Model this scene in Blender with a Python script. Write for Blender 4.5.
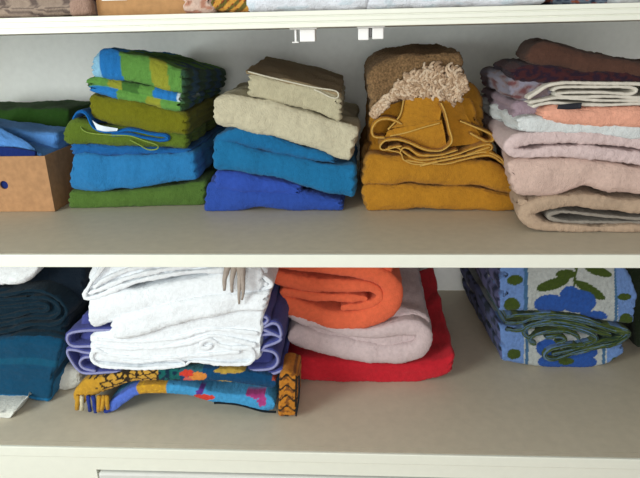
import bpy, math, random
from mathutils import Vector, Matrix, noise
random.seed(7)
scene = bpy.context.scene
col = scene.collection
for o in list(bpy.data.objects): bpy.data.objects.remove(o)

# ---------------------------------------------------------------- camera
F = 575.0; PITCH, YAW, ROLL = 20.0, -3.6, -1.3
CAM = Vector((0, -.85, 1.5))
def basis():
    p, y, r = map(math.radians, (PITCH, YAW, ROLL))
    fw = Vector((math.sin(y)*math.cos(p), math.cos(y)*math.cos(p), -math.sin(p)))
    a = Vector((math.cos(y), -math.sin(y), 0)); u = a.cross(fw)
    return a*math.cos(r)+u*math.sin(r), -a*math.sin(r)+u*math.cos(r), fw
CR, CU, CF = basis()
cd = bpy.data.cameras.new('camera'); cd.sensor_width = 36; cd.lens = F/640*36
cam = bpy.data.objects.new('camera', cd); col.objects.link(cam)
cam.matrix_world = Matrix(((CR.x, CU.x, -CF.x, CAM.x), (CR.y, CU.y, -CF.y, CAM.y), (CR.z, CU.z, -CF.z, CAM.z), (0, 0, 0, 1)))
cd.clip_start = .02
scene.camera = cam

# ---------------------------------------------------------------- light
scene.view_settings.view_transform = 'Standard'; scene.view_settings.look = 'None'
scene.view_settings.gamma = 1; scene.view_settings.use_curve_mapping = False
scene.view_settings.exposure = -0.1
w = bpy.data.worlds.new('room_light'); scene.world = w; w.use_nodes = True
w.node_tree.nodes['Background'].inputs[0].default_value = (.80, .90, 1.0, 1)
w.node_tree.nodes['Background'].inputs[1].default_value = .25
def area(name, loc, tgt, sx, sy, e, c):
    l = bpy.data.lights.new(name, 'AREA'); l.shape = 'RECTANGLE'; l.size = sx; l.size_y = sy; l.energy = e; l.color = c
    o = bpy.data.objects.new(name, l); col.objects.link(o); o.location = loc
    o.rotation_euler = (Vector(tgt)-Vector(loc)).to_track_quat('-Z', 'Y').to_euler(); return o
area('daylight_window', (-1.45, -1.2, 1.6), (0, .35, 1.25), .7, .9, 30, (.93, 1.0, .97))
area('front_fill_light', (.15, -2.3, 1.45), (0, .3, 1.1), 1.3, 1.0, 30, (1.0, .98, .95))  # added soft frontal fill, brightens the back wall under the shelves

# ---------------------------------------------------------------- helpers
def sr(r, g, b):
    f = lambda c: (c/255/12.92 if c/255 <= .04045 else ((c/255+.055)/1.055)**2.4)
    return (f(r), f(g), f(b))
def at(px, py, Y):
    d = CF + CR*((px-320)/F) - CU*((py-239)/F)
    return CAM + d*((Y-CAM.y)/d.y)
def ydepth(px, py, z):            # depth at which a pixel row meets a shelf
    d = CF + CR*((px-320)/F) - CU*((py-239)/F)
    return (CAM + d*((z-CAM.z)/d.z)).y
TOPZ, TOPU = CAM.z+.025, CAM.z+.003
MIDZ, MIDU = CAM.z-.337, CAM.z-.359
BOTZ = CAM.z-.726
BACK = .70

GRP = [None]
def tag(o, label=None, cat=None, group=None, kind=None):
    if cat in ('towel', 'cloth') and not group: group = GRP[0]
    if label: o['label'] = label
    if cat: o['category'] = cat
    if group: o['group'] = group
    if kind: o['kind'] = kind
    return o

def mat(name, c, rough=.9, var=.12, bump=0.0, scale=300, sheen=0.0, attr=False, vscale=60, dist=.001):
    m = bpy.data.materials.new(name); m.use_nodes = True
    nt = m.node_tree; N = nt.nodes; L = nt.links; b = N['Principled BSDF']
    b.inputs['Roughness'].default_value = rough
    b.inputs['Specular IOR Level'].default_value = .15 if sheen else .4
    if sheen:
        b.inputs['Sheen Weight'].default_value = sheen; b.inputs['Sheen Roughness'].default_value = .6
    tc = N.new('ShaderNodeTexCoord')
    n1 = N.new('ShaderNodeTexNoise'); n1.inputs['Scale'].default_value = vscale; n1.inputs['Detail'].default_value = 4
    L.new(tc.outputs['Object'], n1.inputs['Vector'])
    mr = N.new('ShaderNodeMapRange'); mr.inputs['To Min'].default_value = 1-var; mr.inputs['To Max'].default_value = 1+var
    mr.inputs['From Min'].default_value = .3; mr.inputs['From Max'].default_value = .7
    L.new(n1.outputs['Fac'], mr.inputs['Value'])
    mx = N.new('ShaderNodeVectorMath'); mx.operation = 'SCALE'
    L.new(mr.outputs['Result'], mx.inputs['Scale'])
    if attr:
        a = N.new('ShaderNodeAttribute'); a.attribute_name = 'dye'; L.new(a.outputs['Color'], mx.inputs[0])
    else:
        mx.inputs[0].default_value = c
    L.new(mx.outputs[0], b.inputs['Base Color'])
    if bump:
        n2 = N.new('ShaderNodeTexNoise'); n2.inputs['Scale'].default_value = scale; n2.inputs['Detail'].default_value = 3
        L.new(tc.outputs['Object'], n2.inputs['Vector'])
        bp = N.new('ShaderNodeBump'); bp.inputs['Strength'].default_value = bump; bp.inputs['Distance'].default_value = dist
        L.new(n2.outputs['Fac'], bp.inputs['Height']); L.new(bp.outputs['Normal'], b.inputs['Normal'])
    return m
_tm = {}
def terry(r, g, b, attr=False, var=.08):
    k = (r, g, b, attr, var)
    if k not in _tm: _tm[k] = mat('terry_cloth', sr(r, g, b), 1, var, .8, 380, .06, attr, 130, .0022)
    return _tm[k]

def smooth_line(pts, n):
    """Catmull-Rom through pts, n samples evenly spaced by length"""
    P = [tuple(p) for p in pts]
    if len(P) == 1: return [P[0]]*n
    if len(P) == 2: dense = [tuple(a+(b-a)*t/20 for a, b in zip(P[0], P[1])) for t in range(21)]
    else:
        E = [tuple(2*a-b for a, b in zip(P[0], P[1]))] + P + [tuple(2*a-b for a, b in zip(P[-1], P[-2]))]
        dense = []
        for i in range(1, len(E)-2):
            for k in range(14):
                t = k/14; t2 = t*t; t3 = t2*t
                dense.append(tuple(.5*((2*b)+(-a+c)*t+(2*a-5*b+4*c-d)*t2+(-a+3*b-3*c+d)*t3) for a, b, c, d in zip(*E[i-1:i+3])))
        dense.append(P[-1])
    L = [0]
    for a, b in zip(dense, dense[1:]): L.append(L[-1]+math.hypot(b[0]-a[0], b[1]-a[1])+1e-9)
    out = []; j = 0
    for i in range(n):
        s = L[-1]*i/(n-1)
        while j < len(L)-2 and L[j+1] < s: j += 1
        t = (s-L[j])/(L[j+1]-L[j]); t = max(0, min(1, t))
        out.append(tuple(a+(b-a)*t for a, b in zip(dense[j], dense[j+1])))
    return out

def lerp(a, b, t): return a+(b-a)*t

class MB:
    def __init__(s): s.v = []; s.f = []; s.c = []
    def add(s, vs, fs, cs=None):
        o = len(s.v); s.v += vs; s.f += [tuple(i+o for i in f) for f in fs]
        s.c += cs if cs else [(1, 1, 1)]*len(vs)
    def box(s, x0, x1, y0, y1, z0, z1, c=None):
        vs = [Vector((x, y, z)) for z in (z0, z1) for y in (y0, y1) for x in (x0, x1)]
        s.add(vs, [(0, 2, 3, 1), (4, 5, 7, 6), (0, 1, 5, 4), (2, 6, 7, 3), (0, 4, 6, 2), (1, 3, 7, 5)], [c or (1, 1, 1)]*8)
    def tube(s, pts, r, c=None, seg=6):
        n = len(pts); vs = []; fs = []
        up = Vector((.13, .9, .3)).normalized()
        for i, p in enumerate(pts):
            d = (pts[min(i+1, n-1)]-pts[max(i-1, 0)]); d = d.normalized() if d.length > 1e-9 else Vector((1, 0, 0))
            a = d.cross(up); a = a.normalized() if a.length > 1e-3 else Vector((0, 0, 1)); b = d.cross(a)
            rr = r(i/(n-1)) if callable(r) else r
            for k in range(seg):
                t = 2*math.pi*k/seg; vs.append(p+a*rr*math.cos(t)+b*rr*math.sin(t))
        for i in range(n-1):
            for k in range(seg):
                fs.append((i*seg+k, i*seg+(k+1) % seg, (i+1)*seg+(k+1) % seg, (i+1)*seg+k))
        fs.append(tuple(range(seg-1, -1, -1))); fs.append(tuple((n-1)*seg+k for k in range(seg)))
        s.add(vs, fs, [c or (1, 1, 1)]*len(vs))
    def build(s, name, m, parent=None, smooth=True, wob=0, fine=0, shelf=None, seed=0):
        me = bpy.data.meshes.new(name); me.from_pydata([tuple(v) for v in s.v], [], s.f); me.update()
        if wob or fine:
            nr = [v.normal.copy() for v in me.vertices]; sd = Vector((seed*3.1, seed*1.7, seed*.9))
            for v, n in zip(me.vertices, nr):
                p = v.co.copy(); d = wob*noise.noise(p*22+sd)+fine*noise.noise(p*160+sd)+fine*.6*noise.noise(p*340+sd)
                v.co = p+n*d
        if shelf is not None:
            for v in me.vertices:
                if v.co.z < shelf+.0008: v.co.z = shelf+.0008
        at_ = me.color_attributes.new('dye', 'FLOAT_COLOR', 'POINT')
        for i, c in enumerate(s.c): at_.data[i].color = (*c, 1)
        if smooth:
            for p in me.polygons: p.use_smooth = True
        me.materials.append(m)
        o = bpy.data.objects.new(name, me); col.objects.link(o)
        if parent: o.parent = parent
        return o

def coords(size, r, step):
    inner = [0, .12, .3, .5, .75, 1]
    r = min(r, size*.499)
    a = [r*t for t in inner]; n = max(1, int((size-2*r)/step))
    return a + [r+(size-2*r)*i/n for i in range(1, n)] + [size-r*t for t in reversed(inner)]

def slab(mb, bot, top, yf, yb, res=.0038, r=None, re=None, fl=0, sl=3, g=.004, lift=0, skew=0, colf=None, drop=0, dres=.012, grow=3.4):
    """folded towel: front silhouette given by two curves at depth yf, body runs back to yb"""
    yl, yr = yf if isinstance(yf, tuple) else (yf, yf)
    n = 60; B = smooth_line(bot, n); T = smooth_line(top, n)
    if grow:
        for Q in (B, T):
            x0, x1 = Q[0][0], Q[-1][0]
            for i in range(n): Q[i] = (Q[i][0]+grow*(2*(Q[i][0]-x0)/(x1-x0)-1),)+tuple(Q[i][1:])
    wB = []; wT = []
    for i in range(n):
        y = lerp(yl, yr, i/(n-1))
        wB.append(at(B[i][0], B[i][1], y)); wT.append(at(T[i][0], T[i][1], y))
    L = sum(((wB[i+1]-wB[i]).length+(wT[i+1]-wT[i]).length)/2 for i in range(n-1))
    H = sum((wT[i]-wB[i]).length for i in range(n))/n
    D = yb-(yl+yr)/2
    r = H*.47 if r is None else min(r, H*.47)
    re = min(r, .009) if re is None else min(re, L*.4)
    ry = min(r, .012)
    gu = coords(L, re, res); gw = coords(D, ry, dres); gv = coords(H, r, res)
    idx = {}; vs = []; cs = []
    def V(i, j, k):
        key = (i, j, k)
        if key in idx: return idx[key]
        p = Vector((gu[i], gw[j], gv[k]))
        c = Vector((min(max(p.x, re), L-re), min(max(p.y, ry), D-ry), min(max(p.z, r), H-r)))
        d = p-c; d = Vector((d.x/re, d.y/ry, d.z/r))
        if d.length > 1e-9: d.normalize(); p = c+Vector((d.x*re, d.y*ry, d.z*r))
        u, v = p.x/L, p.z/H
        if fl and p.y < D*.5:
            ph = abs((v*fl) % 1.0); ph = min(ph, 1-ph)
            if .5/fl < v*1.0+.5/fl and v > .3/fl and v < 1-.3/fl and p.y < r*1.2: p.y += g*math.exp(-(ph/.13)**2)
        if sl and (p.x < re or p.x > L-re):
            ph = abs((v*sl+.25*noise.noise(Vector((p.y*9, u*3, H*50)))) % 1.0); ph = min(ph, 1-ph)
            if v > .3/sl and v < 1-.3/sl:
                dd = g*1.3*math.exp(-(ph/.16)**2); p.x += dd if p.x < L/2 else -dd
        u = p.x/L
        fi = max(0, min(n-1.0001, u*(n-1))); a = int(fi); t = fi-a
        b0 = wB[a].lerp(wB[a+1], t); t0 = wT[a].lerp(wT[a+1], t)
        q = b0.lerp(t0, v); wq = p.y/D
        pos = Vector((q.x+skew*wq, q.y+p.y, q.z+lift*wq**1.3 - drop*wq))
        vs.append(pos); idx[key] = len(vs)-1
        if colf:
            bx = B[a][0]+(B[a+1][0]-B[a][0])*t; tx = T[a][0]+(T[a+1][0]-T[a][0])*t
            by = B[a][1]+(B[a+1][1]-B[a][1])*t; ty = T[a][1]+(T[a+1][1]-T[a][1])*t
            cs.append(colf(lerp(bx, tx, v), lerp(by, ty, v), u, v, wq))
        return idx[key]
    fs = []
    nu, nw, nv = len(gu)-1, len(gw)-1, len(gv)-1
    for i in range(nu):
        for k in range(nv):
            fs.append((V(i, 0, k), V(i+1, 0, k), V(i+1, 0, k+1), V(i, 0, k+1)))
            fs.append((V(i, nw, k), V(i, nw, k+1), V(i+1, nw, k+1), V(i+1, nw, k)))
        for j in range(nw):
            fs.append((V(i, j, 0), V(i, j+1, 0), V(i+1, j+1, 0), V(i+1, j, 0)))
            fs.append((V(i, j, nv), V(i+1, j, nv), V(i+1, j+1, nv), V(i, j+1, nv)))
    for j in range(nw):
        for k in range(nv):
            fs.append((V(0, j, k), V(0, j, k+1), V(0, j+1, k+1), V(0, j+1, k)))
            fs.append((V(nu, j, k), V(nu, j+1, k), V(nu, j+1, k+1), V(nu, j, k+1)))
    mb.add(vs, fs, cs or None)

def ribbon(mb, pts, t, yf, yb, step=.0035, lift=0, skew=0, colf=None, hem=None, hr=.0013, hcol=None, nose=.5, dres=.014):
    """a folded layer: centreline seen edge-on at depth yf (pixels), thickness t pixels, running back to yb"""
    yfun = yf if callable(yf) else (lambda x: yf)
    P3 = [(p[0], p[1], p[2] if len(p) > 2 else t) for p in pts]
    L = sum(math.hypot(b[0]-a[0], b[1]-a[1]) for a, b in zip(P3, P3[1:]))*1.1*(.85+.2)/F
    n = max(6, int(L/step)); S = smooth_line(P3, n)
    W = [at(p[0], p[1], yfun(p[0])) for p in S]
    vs = []; fs = []; cs = []
    NN = 18 if colf else 8
    nose_a = [i*math.pi/NN for i in range(NN+1)]
    rows = max(2, int((yb-yfun(S[0][0]))/dres))
    for i in range(n):
        d = W[min(i+1, n-1)]-W[max(i-1, 0)]; d.y = 0; d = d.normalized() if d.length > 1e-9 else Vector((1, 0, 0))
        nr = Vector((-d.z, 0, d.x)); y0 = yfun(S[i][0])
        th = S[i][2]*(y0-CAM.y)/F/2
        e = min(i, n-1-i)*step
        if e < th: th = max(.0004, math.sqrt(max(0, th*th-(th-e)**2)))
        ring = []
        for j in range(rows, 0, -1): ring.append((-th, lerp(y0+th*nose, yb, j/rows), j/rows))
        for a in nose_a: ring.append((-th*math.cos(a), y0+th*nose-th*nose*math.sin(a), 0))
        for j in range(1, rows+1): ring.append((th, lerp(y0+th*nose, yb, j/rows), j/rows))
        for lat, y, wq in ring:
            vs.append(Vector((W[i].x+nr.x*lat+skew*wq, y, W[i].z+nr.z*lat+lift*wq**1.3)))
            if colf: cs.append(colf(S[i][0]-nr.x*0, S[i][1]-lat*F/(y0-CAM.y)*nr.z, i/(n-1), lat, wq))
    m = 2*rows+NN+1
    for i in range(n-1):
        for j in range(m-1): fs.append((i*m+j, i*m+j+1, (i+1)*m+j+1, (i+1)*m+j))
        fs.append((i*m+m-1, i*m, (i+1)*m, (i+1)*m+m-1))
    fs.append(tuple(range(m-1, -1, -1))); fs.append(tuple((n-1)*m+k for k in range(m)))
    mb.add(vs, fs, cs or None)
    if hem is not None:
        hem.tube([q+Vector((0, -.0006, 0)) for q in W], hr, hcol)

def sheet(mb, A, Bc, th, nu=40, nv=16, colf=None, sag=0):
    """a cloth face between two edge curves; points are (px, py, depth)"""
    a = smooth_line(A, nu); b = smooth_line(Bc, nu)
    vs = []; fs = []; cs = []
    for side in (0, 1):
        for i in range(nu):
            for j in range(nv):
                t = j/(nv-1); p = [lerp(a[i][k], b[i][k], t) for k in range(3)]
                e = min(i, nu-1-i, j*2, (nv-1-j)*2)
                bulge = -sag*math.sin(math.pi*t)
                vs.append(at(p[0], p[1], p[2]+(th if side else 0)+bulge))
                cs.append(colf(p[0], p[1]) if colf else (1, 1, 1))
    o = nu*nv
    for i in range(nu-1):
        for j in range(nv-1):
            q = (i*nv+j, i*nv+j+1, (i+1)*nv+j+1, (i+1)*nv+j)
            fs.append(q); fs.append(tuple(o+x for x in reversed(q)))
    for i in range(nu-1):
        for j in (0, nv-1): fs.append((i*nv+j, (i+1)*nv+j, o+(i+1)*nv+j, o+i*nv+j))
    for j in range(nv-1):
        for i in (0, nu-1): fs.append((i*nv+j, o+i*nv+j, o+i*nv+j+1, i*nv+j+1))
    mb.add(vs, fs, cs)

def edge(mb, pts, r, c=None, off=-.001):
    S = smooth_line(pts, max(8, len(pts)*8)); mb.tube([at(p[0], p[1], p[2]+off) for p in S], r, c)

# ---------------------------------------------------------------- the closet
WHITE = mat('white_gloss_paint', sr(236, 234, 222), .45, .02, .15, 40)
EDGE = mat('white_edge_paint', sr(226, 227, 214), .4, .015, .1, 60)
SHELF = mat('cream_shelf_paint', sr(196, 186, 166), .55, .04, .2, 50)
WALL = mat('closet_wall_paint', sr(236, 239, 236), .8, .03, .15, 80)
XL, XR = -1.25, 1.15
def struct(name, mb, m):
    o = mb.build(name, m, smooth=False); o['kind'] = 'structure'; return o
b = MB(); b.box(XL-.05, XR+.05, BACK, BACK+.04, 0, 2.6); struct('wall_back', b, WALL)
b = MB(); b.box(XL-.05, XL, -.02, BACK, 0, 2.6); struct('wall_left', b, WALL)
b = MB(); b.box(XR, XR+.05, -.02, BACK, 0, 2.6); struct('wall_right', b, WALL)
b = MB(); b.box(-3, 3, -4, BACK, -.04, 0); struct('floor', b, mat('wood_floor', sr(150, 120, 90), .5, .2, .1, 20))
b = MB(); b.box(-3, 3, -4, BACK+.04, 2.6, 2.64); struct('ceiling', b, WALL)

def bevel(o, w=.0015):
    m = o.modifiers.new('bevel', 'BEVEL'); m.width = w; m.segments = 2; m.limit_method = 'ANGLE'; return o
def shelf(z0, z1, label, ridges):
    b = MB(); b.box(XL, XR, .0185, BACK, z0, z1); b.box(XL, XR, .0062, .0178, z0, z1); b.box(XL, XR, .0178, .0185, z0, z1-.0006)
    o = b.build('closet_shelf', SHELF, smooth=False); tag(o, label, 'shelf', None)
    b = MB()
    if ridges:
        h = (z1-z0); ys = [0, .30, .36, .64, .70, 1]
        b.box(XL, XR, .002, .006, z0, z1)
        for a, c in ((0, .30), (.36, .64), (.70, 1)): b.box(XL, XR, 0, .004, z0+h*a, z0+h*c)
    else: b.box(XL, XR, 0, .006, z0, z1)
    e = bevel(b.build('edge_strip', EDGE, o, smooth=False), .001); e['label'] = 'bright white painted front edge'
    return o
shelf(TOPU, TOPZ, 'white closet shelf with a ridged front edge at the top of the photo', True)
shelf(MIDU, MIDZ, 'white closet shelf across the middle, carrying the blue and mustard towel stacks', False)

# base cabinet: its top carries the lower row of towels
cab = bpy.data.objects.new('base_cabinet', None); col.objects.link(cab); cab.location = (0, 0, 0)
tag(cab, 'white built-in cabinet with a drawer front, whose cream top carries the lower row of towels', 'cabinet')
b = MB(); b.box(XL, XR, .0185, BACK, BOTZ-.022, BOTZ); b.box(XL, XR, .0062, .0178, BOTZ-.022, BOTZ); b.box(XL, XR, .0178, .0185, BOTZ-.022, BOTZ-.0006); t_ = b.build('countertop', SHELF, cab, smooth=False)
b = MB(); b.box(XL, XR, .0, .006, BOTZ-.022, BOTZ); bevel(b.build('edge_strip', EDGE, cab, smooth=False), .0015)['label'] = 'bright white painted front edge'
dz = at(300, 475, 0).z; dx = at(96, 471, 0).x
b = MB()
b.box(XL, XR, .002, .02, dz, BOTZ-.022); b.box(XL, dx, .002, .02, .1, dz); b.box(.75, XR, .002, .02, .1, dz)
b.box(dx, .75, .019, .03, .1, dz); b.box(dx, .75, .002, .02, .1, .42)
b.build('cabinet_frame', EDGE, cab, smooth=False)
b = MB(); b.box(XL, XR, .03, BACK, .0, BOTZ-.022); b.build('cabinet_body', WHITE, cab, smooth=False)
b = MB(); b.box(dx+.004, .746, -.004, .017, .43, dz-.004)
dr = b.build('drawer_front', mat('drawer_paint', sr(205, 205, 200), .5, .02), cab, smooth=False); m_ = dr.modifiers.new('bevel', 'BEVEL'); m_.width = .006; m_.segments = 4

# magnetic catches under the top shelf
def catch(px, label, left_open):
    r = bpy.data.objects.new('magnetic_catch', None); col.objects.link(r); c0 = at(px, 31, .03); r.location = (c0.x, .03, TOPU)
    tag(r, label, 'magnetic catch', 'magnetic catches under the top shelf')
    plas = mat('white_plastic', sr(238, 238, 236), .4, .02)
    def bb(n, x0, x1, y0, y1, z0, z1, m):
        q = MB(); q.box(x0, x1, y0, y1, z0, z1); return bevel(q.build(n, m, r, smooth=False), .0012)
    bb('mounting_plate', -.019, .021, -.008, .022, -.0022, 0, plas)
    if left_open:
        bb('housing', -.004, .018, -.010, .018, -.019, -.0022, plas); bb('striker', -.012, -.009, -.006, .01, -.019, -.0022, plas); bb('striker', -.016, -.006, -.006, .01, -.0205, -.0185, plas)
    else:
        bb('housing', -.017, -.002, -.010, .018, -.0185, -.0022, plas); bb('housing', .003, .019, -.010, .018, -.0175, -.0022, plas)
        bb('magnet', -.002, .003, -.006, .015, -.015, -.0022, mat('grey_magnet', sr(95, 95, 95), .4, .05))
catch(303, 'white magnetic catch with an open bracket under the top shelf, the left one', True)
catch(370, 'white twin-block magnetic catch under the top shelf, the right one', False)

# ---------------------------------------------------------------- towels: simple builder
SEED = [0]
def towel(name, label, cat, color, bot, top, yf, yb, shelf=None, group=None, wob=.006, fine=.0016, attr=False, **k):
    group = group or GRP[0]; SEED[0] += 1
    mb = MB(); slab(mb, bot, top, yf, yb, **k)
    o = mb.build(name, terry(*color, attr=attr), None, True, wob, fine, shelf, SEED[0])
    return tag(o, label, cat, group)

# ===== stack of green and blue towels (left, middle shelf)
GRP[0] = 'towels in the green and blue stack'
Y1 = ydepth(130, 209, MIDZ)
towel('folded_towel', 'green towel at the bottom of the left green and blue stack', 'towel', (74, 102, 42),
      [(70, 210), (110, 210), (160, 208.5), (203, 205)], [(69, 191), (110, 192), (160, 188), (205, 180)], (Y1, Y1+.02), Y1+.38, MIDZ, re=.01)
towel('folded_towel', 'thick bright blue towel lying on the bottom green towel, left stack', 'towel', (38, 112, 166),
      [(69, 189), (82, 192), (130, 190), (160, 186), (194, 180)], [(72, 157), (82, 154), (130, 156), (160, 154), (192, 152)], Y1-.005, Y1+.37)
towel('folded_hand_towel', 'thin darker blue towel below the hemmed olive towel, left stack', 'towel', (24, 88, 148),
      [(73, 156), (110, 156), (150, 155.5), (188, 155)], [(72, 143), (85, 144), (130, 147), (190, 149)], Y1+.005, Y1+.37)
o = towel('folded_towel', 'olive green towel with light green piping looping over its front', 'towel', (84, 104, 30),
      [(66, 140), (75, 145), (120, 147), (160, 149), (184, 148)], [(65, 128), (76, 120), (110, 126), (150, 130), (184, 134)], Y1+.0, Y1+.36)
hm = MB(); yh = Y1-.004
edge(hm, [(80, 122, yh+.02), (82, 129, yh), (90, 133, yh-.002), (110, 135, yh-.003), (130, 136, yh-.004), (145, 141, yh-.004), (157, 145, yh-.003), (157, 149, yh-.001), (148, 149.5, yh), (138, 144, yh-.002), (130, 140, yh-.001)], .0013)
h = hm.build('piping', terry(128, 150, 66), o); h['label'] = 'light green piping'
mb = MB(); hm = MB()
ribbon(mb, [(73, 119), (77, 113), (83, 112), (88, 117), (92, 126), (100, 131), (115, 132), (130, 130), (150, 134), (165, 136), (168, 139), (160, 140.5), (145, 138), (128, 134.5), (110, 135)], 3.4, Y1-.006, Y1+.3, hem=hm, hr=.0016)
o = mb.build('face_cloth', terry(8, 84, 150), None, True, .001, .0008); tag(o, 'thin blue cloth tucked between two olive towels, with a satin label', 'cloth')
hm.build('hem', terry(12, 96, 168), o)
mb = MB(); sheet(mb, [(92, 120, Y1-.012), (100, 125, Y1-.014), (118, 128.5, Y1-.012)], [(97, 130, Y1-.014), (105, 131.5, Y1-.014), (117, 131, Y1-.012)], .001, 16, 8)
l_ = mb.build('care_label', mat('satin', sr(205, 215, 225), .35, .12), o); l_['label'] = 'crumpled white satin label'
towel('folded_towel', 'olive brown towel directly beneath the checkered towels', 'towel', (106, 106, 18),
      [(90, 116), (100, 122), (130, 130), (160, 133), (184, 138)], [(90, 97), (97, 95), (140, 104), (184, 114)], Y1+.0, Y1+.36)
GR = sr(94, 144, 66); DG = sr(66, 110, 48); YE = sr(142, 146, 48); BL = sr(36, 116, 186); LB = sr(140, 192, 222); NV = sr(48, 84, 110); WH = sr(190, 205, 215)
def bands(x, stops):
    for lim, c in stops:
        if x < lim: return c
    return stops[-1][1]
def checkA(px, py, u, v, wq):
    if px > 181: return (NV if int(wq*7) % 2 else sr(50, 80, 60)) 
    c = bands(px-(py-70)*.15, [(101, LB), (121, BL), (150, GR), (167, YE), (183, GR)])
    if wq > .06:
        j = int(wq*9); c2 = bands(px, [(103, BL), (135, GR), (160, DG), (183, NV)]); return c2 if j % 2 else (GR if px > 122 else BL)
    return c
def checkB(px, py, u, v, wq):
    if px > 179.5 or wq > .5: return NV if int(wq*8) % 2 else sr(60, 95, 60)  # right end and rear darker, the side's shade put into the dye
    if v > .48: return bands(px, [(107, GR), (121, YE), (138, DG), (153, GR), (176, BL), (182, WH)])
    return bands(px, [(116, BL), (145, GR), (160, YE), (182, GR)])
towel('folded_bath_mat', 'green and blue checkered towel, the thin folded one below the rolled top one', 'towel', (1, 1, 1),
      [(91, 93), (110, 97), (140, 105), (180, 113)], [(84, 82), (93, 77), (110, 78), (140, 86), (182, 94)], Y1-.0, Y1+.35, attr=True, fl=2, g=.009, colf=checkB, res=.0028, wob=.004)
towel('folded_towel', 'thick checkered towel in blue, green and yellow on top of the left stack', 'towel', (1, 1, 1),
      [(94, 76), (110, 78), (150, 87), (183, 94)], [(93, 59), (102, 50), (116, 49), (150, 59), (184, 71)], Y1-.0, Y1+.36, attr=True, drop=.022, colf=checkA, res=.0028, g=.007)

# ===== stack of blue and cream towels
GRP[0] = 'towels in the blue and cream stack'
Y2 = ydepth(270, 212, MIDZ)
towel('folded_towel', 'royal blue towel at the bottom of the blue and cream stack', 'towel', (42, 72, 152),
      [(205, 213), (215, 214), (243, 212), (262, 208), (300, 212), (341, 211)], [(207, 187), (216, 182), (250, 189), (300, 193), (341, 200)], Y2, Y2+.36, MIDZ, re=.01)
towel('folded_hand_towel', 'shorter royal blue towel on the bottom royal blue towel', 'towel', (44, 74, 160),
      [(216, 190), (230, 192), (260, 194), (299, 198)], [(217, 171), (230, 172), (260, 177), (300, 186)], Y2-.002, Y2+.3)
towel('folded_towel', 'wide turquoise towel sloping down to the right above the royal blue towels', 'towel', (26, 104, 150),
      [(215, 170), (240, 173), (280, 180), (310, 189), (335, 196), (352, 200)], [(214, 143), (222, 139), (260, 150), (300, 160), (354, 167)], Y2-.008, Y2+.36)
towel('folded_towel', 'narrower turquoise towel wedged under the big cream towel', 'towel', (24, 100, 148),
      [(213, 146), (234, 145), (260, 151), (300, 159), (334, 165)], [(216, 137), (235, 129), (252, 128), (290, 142), (334, 157)], Y2-.002, Y2+.34)
towel('folded_towel', 'large cream towel resting on the turquoise towels', 'towel', (192, 184, 158),
      [(216, 120), (224, 126), (245, 130), (300, 145), (330, 158), (349, 163)], [(215, 103), (220, 97), (245, 96), (300, 110), (340, 124), (358, 130)], Y2-.01, Y2+.36, fl=0)
towel('folded_towel', 'small cream towel folded under the taupe cloth with white hem', 'towel', (180, 172, 144),
      [(250, 96), (290, 106), (320, 115), (338, 121)], [(250, 73), (290, 82), (320, 90), (339, 98)], (Y2-.0, Y2-.01), Y2+.28, r=.008, fl=0, sl=4, g=.006)
mb = MB(); slab(mb, [(249, 74), (290, 84), (320, 92), (338, 98)], [(248, 70), (290, 80), (320, 87), (338, 93)], (Y2+.0, Y2-.012), Y2+.27, sl=2, drop=-.012, g=.002)
o = mb.build('face_cloth', terry(146, 128, 98), None, True, .004, .001, None, 31); tag(o, 'taupe cloth with a white hem on top of the cream towels', 'cloth')
hm = MB(); yh = Y2-.004
edge(hm, [(248, 71.5, Y2), (265, 76, yh), (290, 82, yh-.003), (315, 87.5, yh-.008), (334, 90.5, yh-.01), (338.5, 94, yh-.01), (337, 98, yh-.01), (330, 97, yh-.01), (320, 92, yh-.009), (314, 89.5, yh-.008)], .0015)
h = hm.build('hem', terry(206, 200, 180), o); h['label'] = 'white hem'

# ===== mustard stack
GRP[0] = 'towels in the mustard stack'
Y3 = ydepth(430, 212, MIDZ)
MU = (168, 116, 32)
towel('folded_towel', 'mustard towel at the bottom of the mustard stack', 'towel', MU,
      [(368, 213), (378, 214.5), (395, 211), (430, 209), (470, 212), (516, 212)], [(364, 191), (372, 186), (400, 184), (440, 187), (480, 189), (517, 198)], Y3, Y3+.38, MIDZ, re=.01)
towel('folded_towel', 'second mustard towel from the bottom, bulging under the cloth folds', 'towel', MU,
      [(364, 186), (380, 185), (420, 184.5), (450, 187), (480, 187.5), (500, 192), (517, 198)], [(367, 160), (376, 154), (400, 157), (450, 160), (487, 162), (500, 168), (518, 182)], Y3-.004, Y3+.37)
mb = MB(); hm = MB()
slab(mb, [(372, 158), (400, 161), (450, 161), (488, 158)], [(372, 118), (390, 98), (440, 94), (470, 98)], Y3+.045, Y3+.36, r=.03)
yr = Y3-.012
ribbon(mb, [(402, 146), (394, 147.5), (384, 150), (380, 147), (385, 141), (398, 139.5), (410, 143), (425, 149.5), (438, 151), (446, 148), (452, 141), (449, 128), (445, 112), (441, 103)], 2.6, yr, Y3+.12, hem=hm, hr=.0013)
for q, pts in enumerate([
    [(382, 149), (400, 153), (404, 160), (418, 164.5), (440, 161), (460, 157), (478, 151), (490, 147)],
    [(388, 147), (398, 148), (408, 155), (420, 160), (440, 158), (458, 154), (474, 148), (488, 144.5), (492, 147), (490, 150), (480, 151)],
    [(400, 153), (403, 148), (410, 149), (420, 155), (440, 155), (458, 150)],
    [(404, 160), (425, 163), (445, 164), (462, 160), (480, 156), (492, 156), (504, 164)],
    [(420, 166), (445, 160), (465, 156), (485, 152), (500, 158), (506, 167)]]):
    ribbon(mb, pts, 2.4, yr+.003+.002*(q % 2), Y3+.2, hem=hm, hr=.0011)
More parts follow.
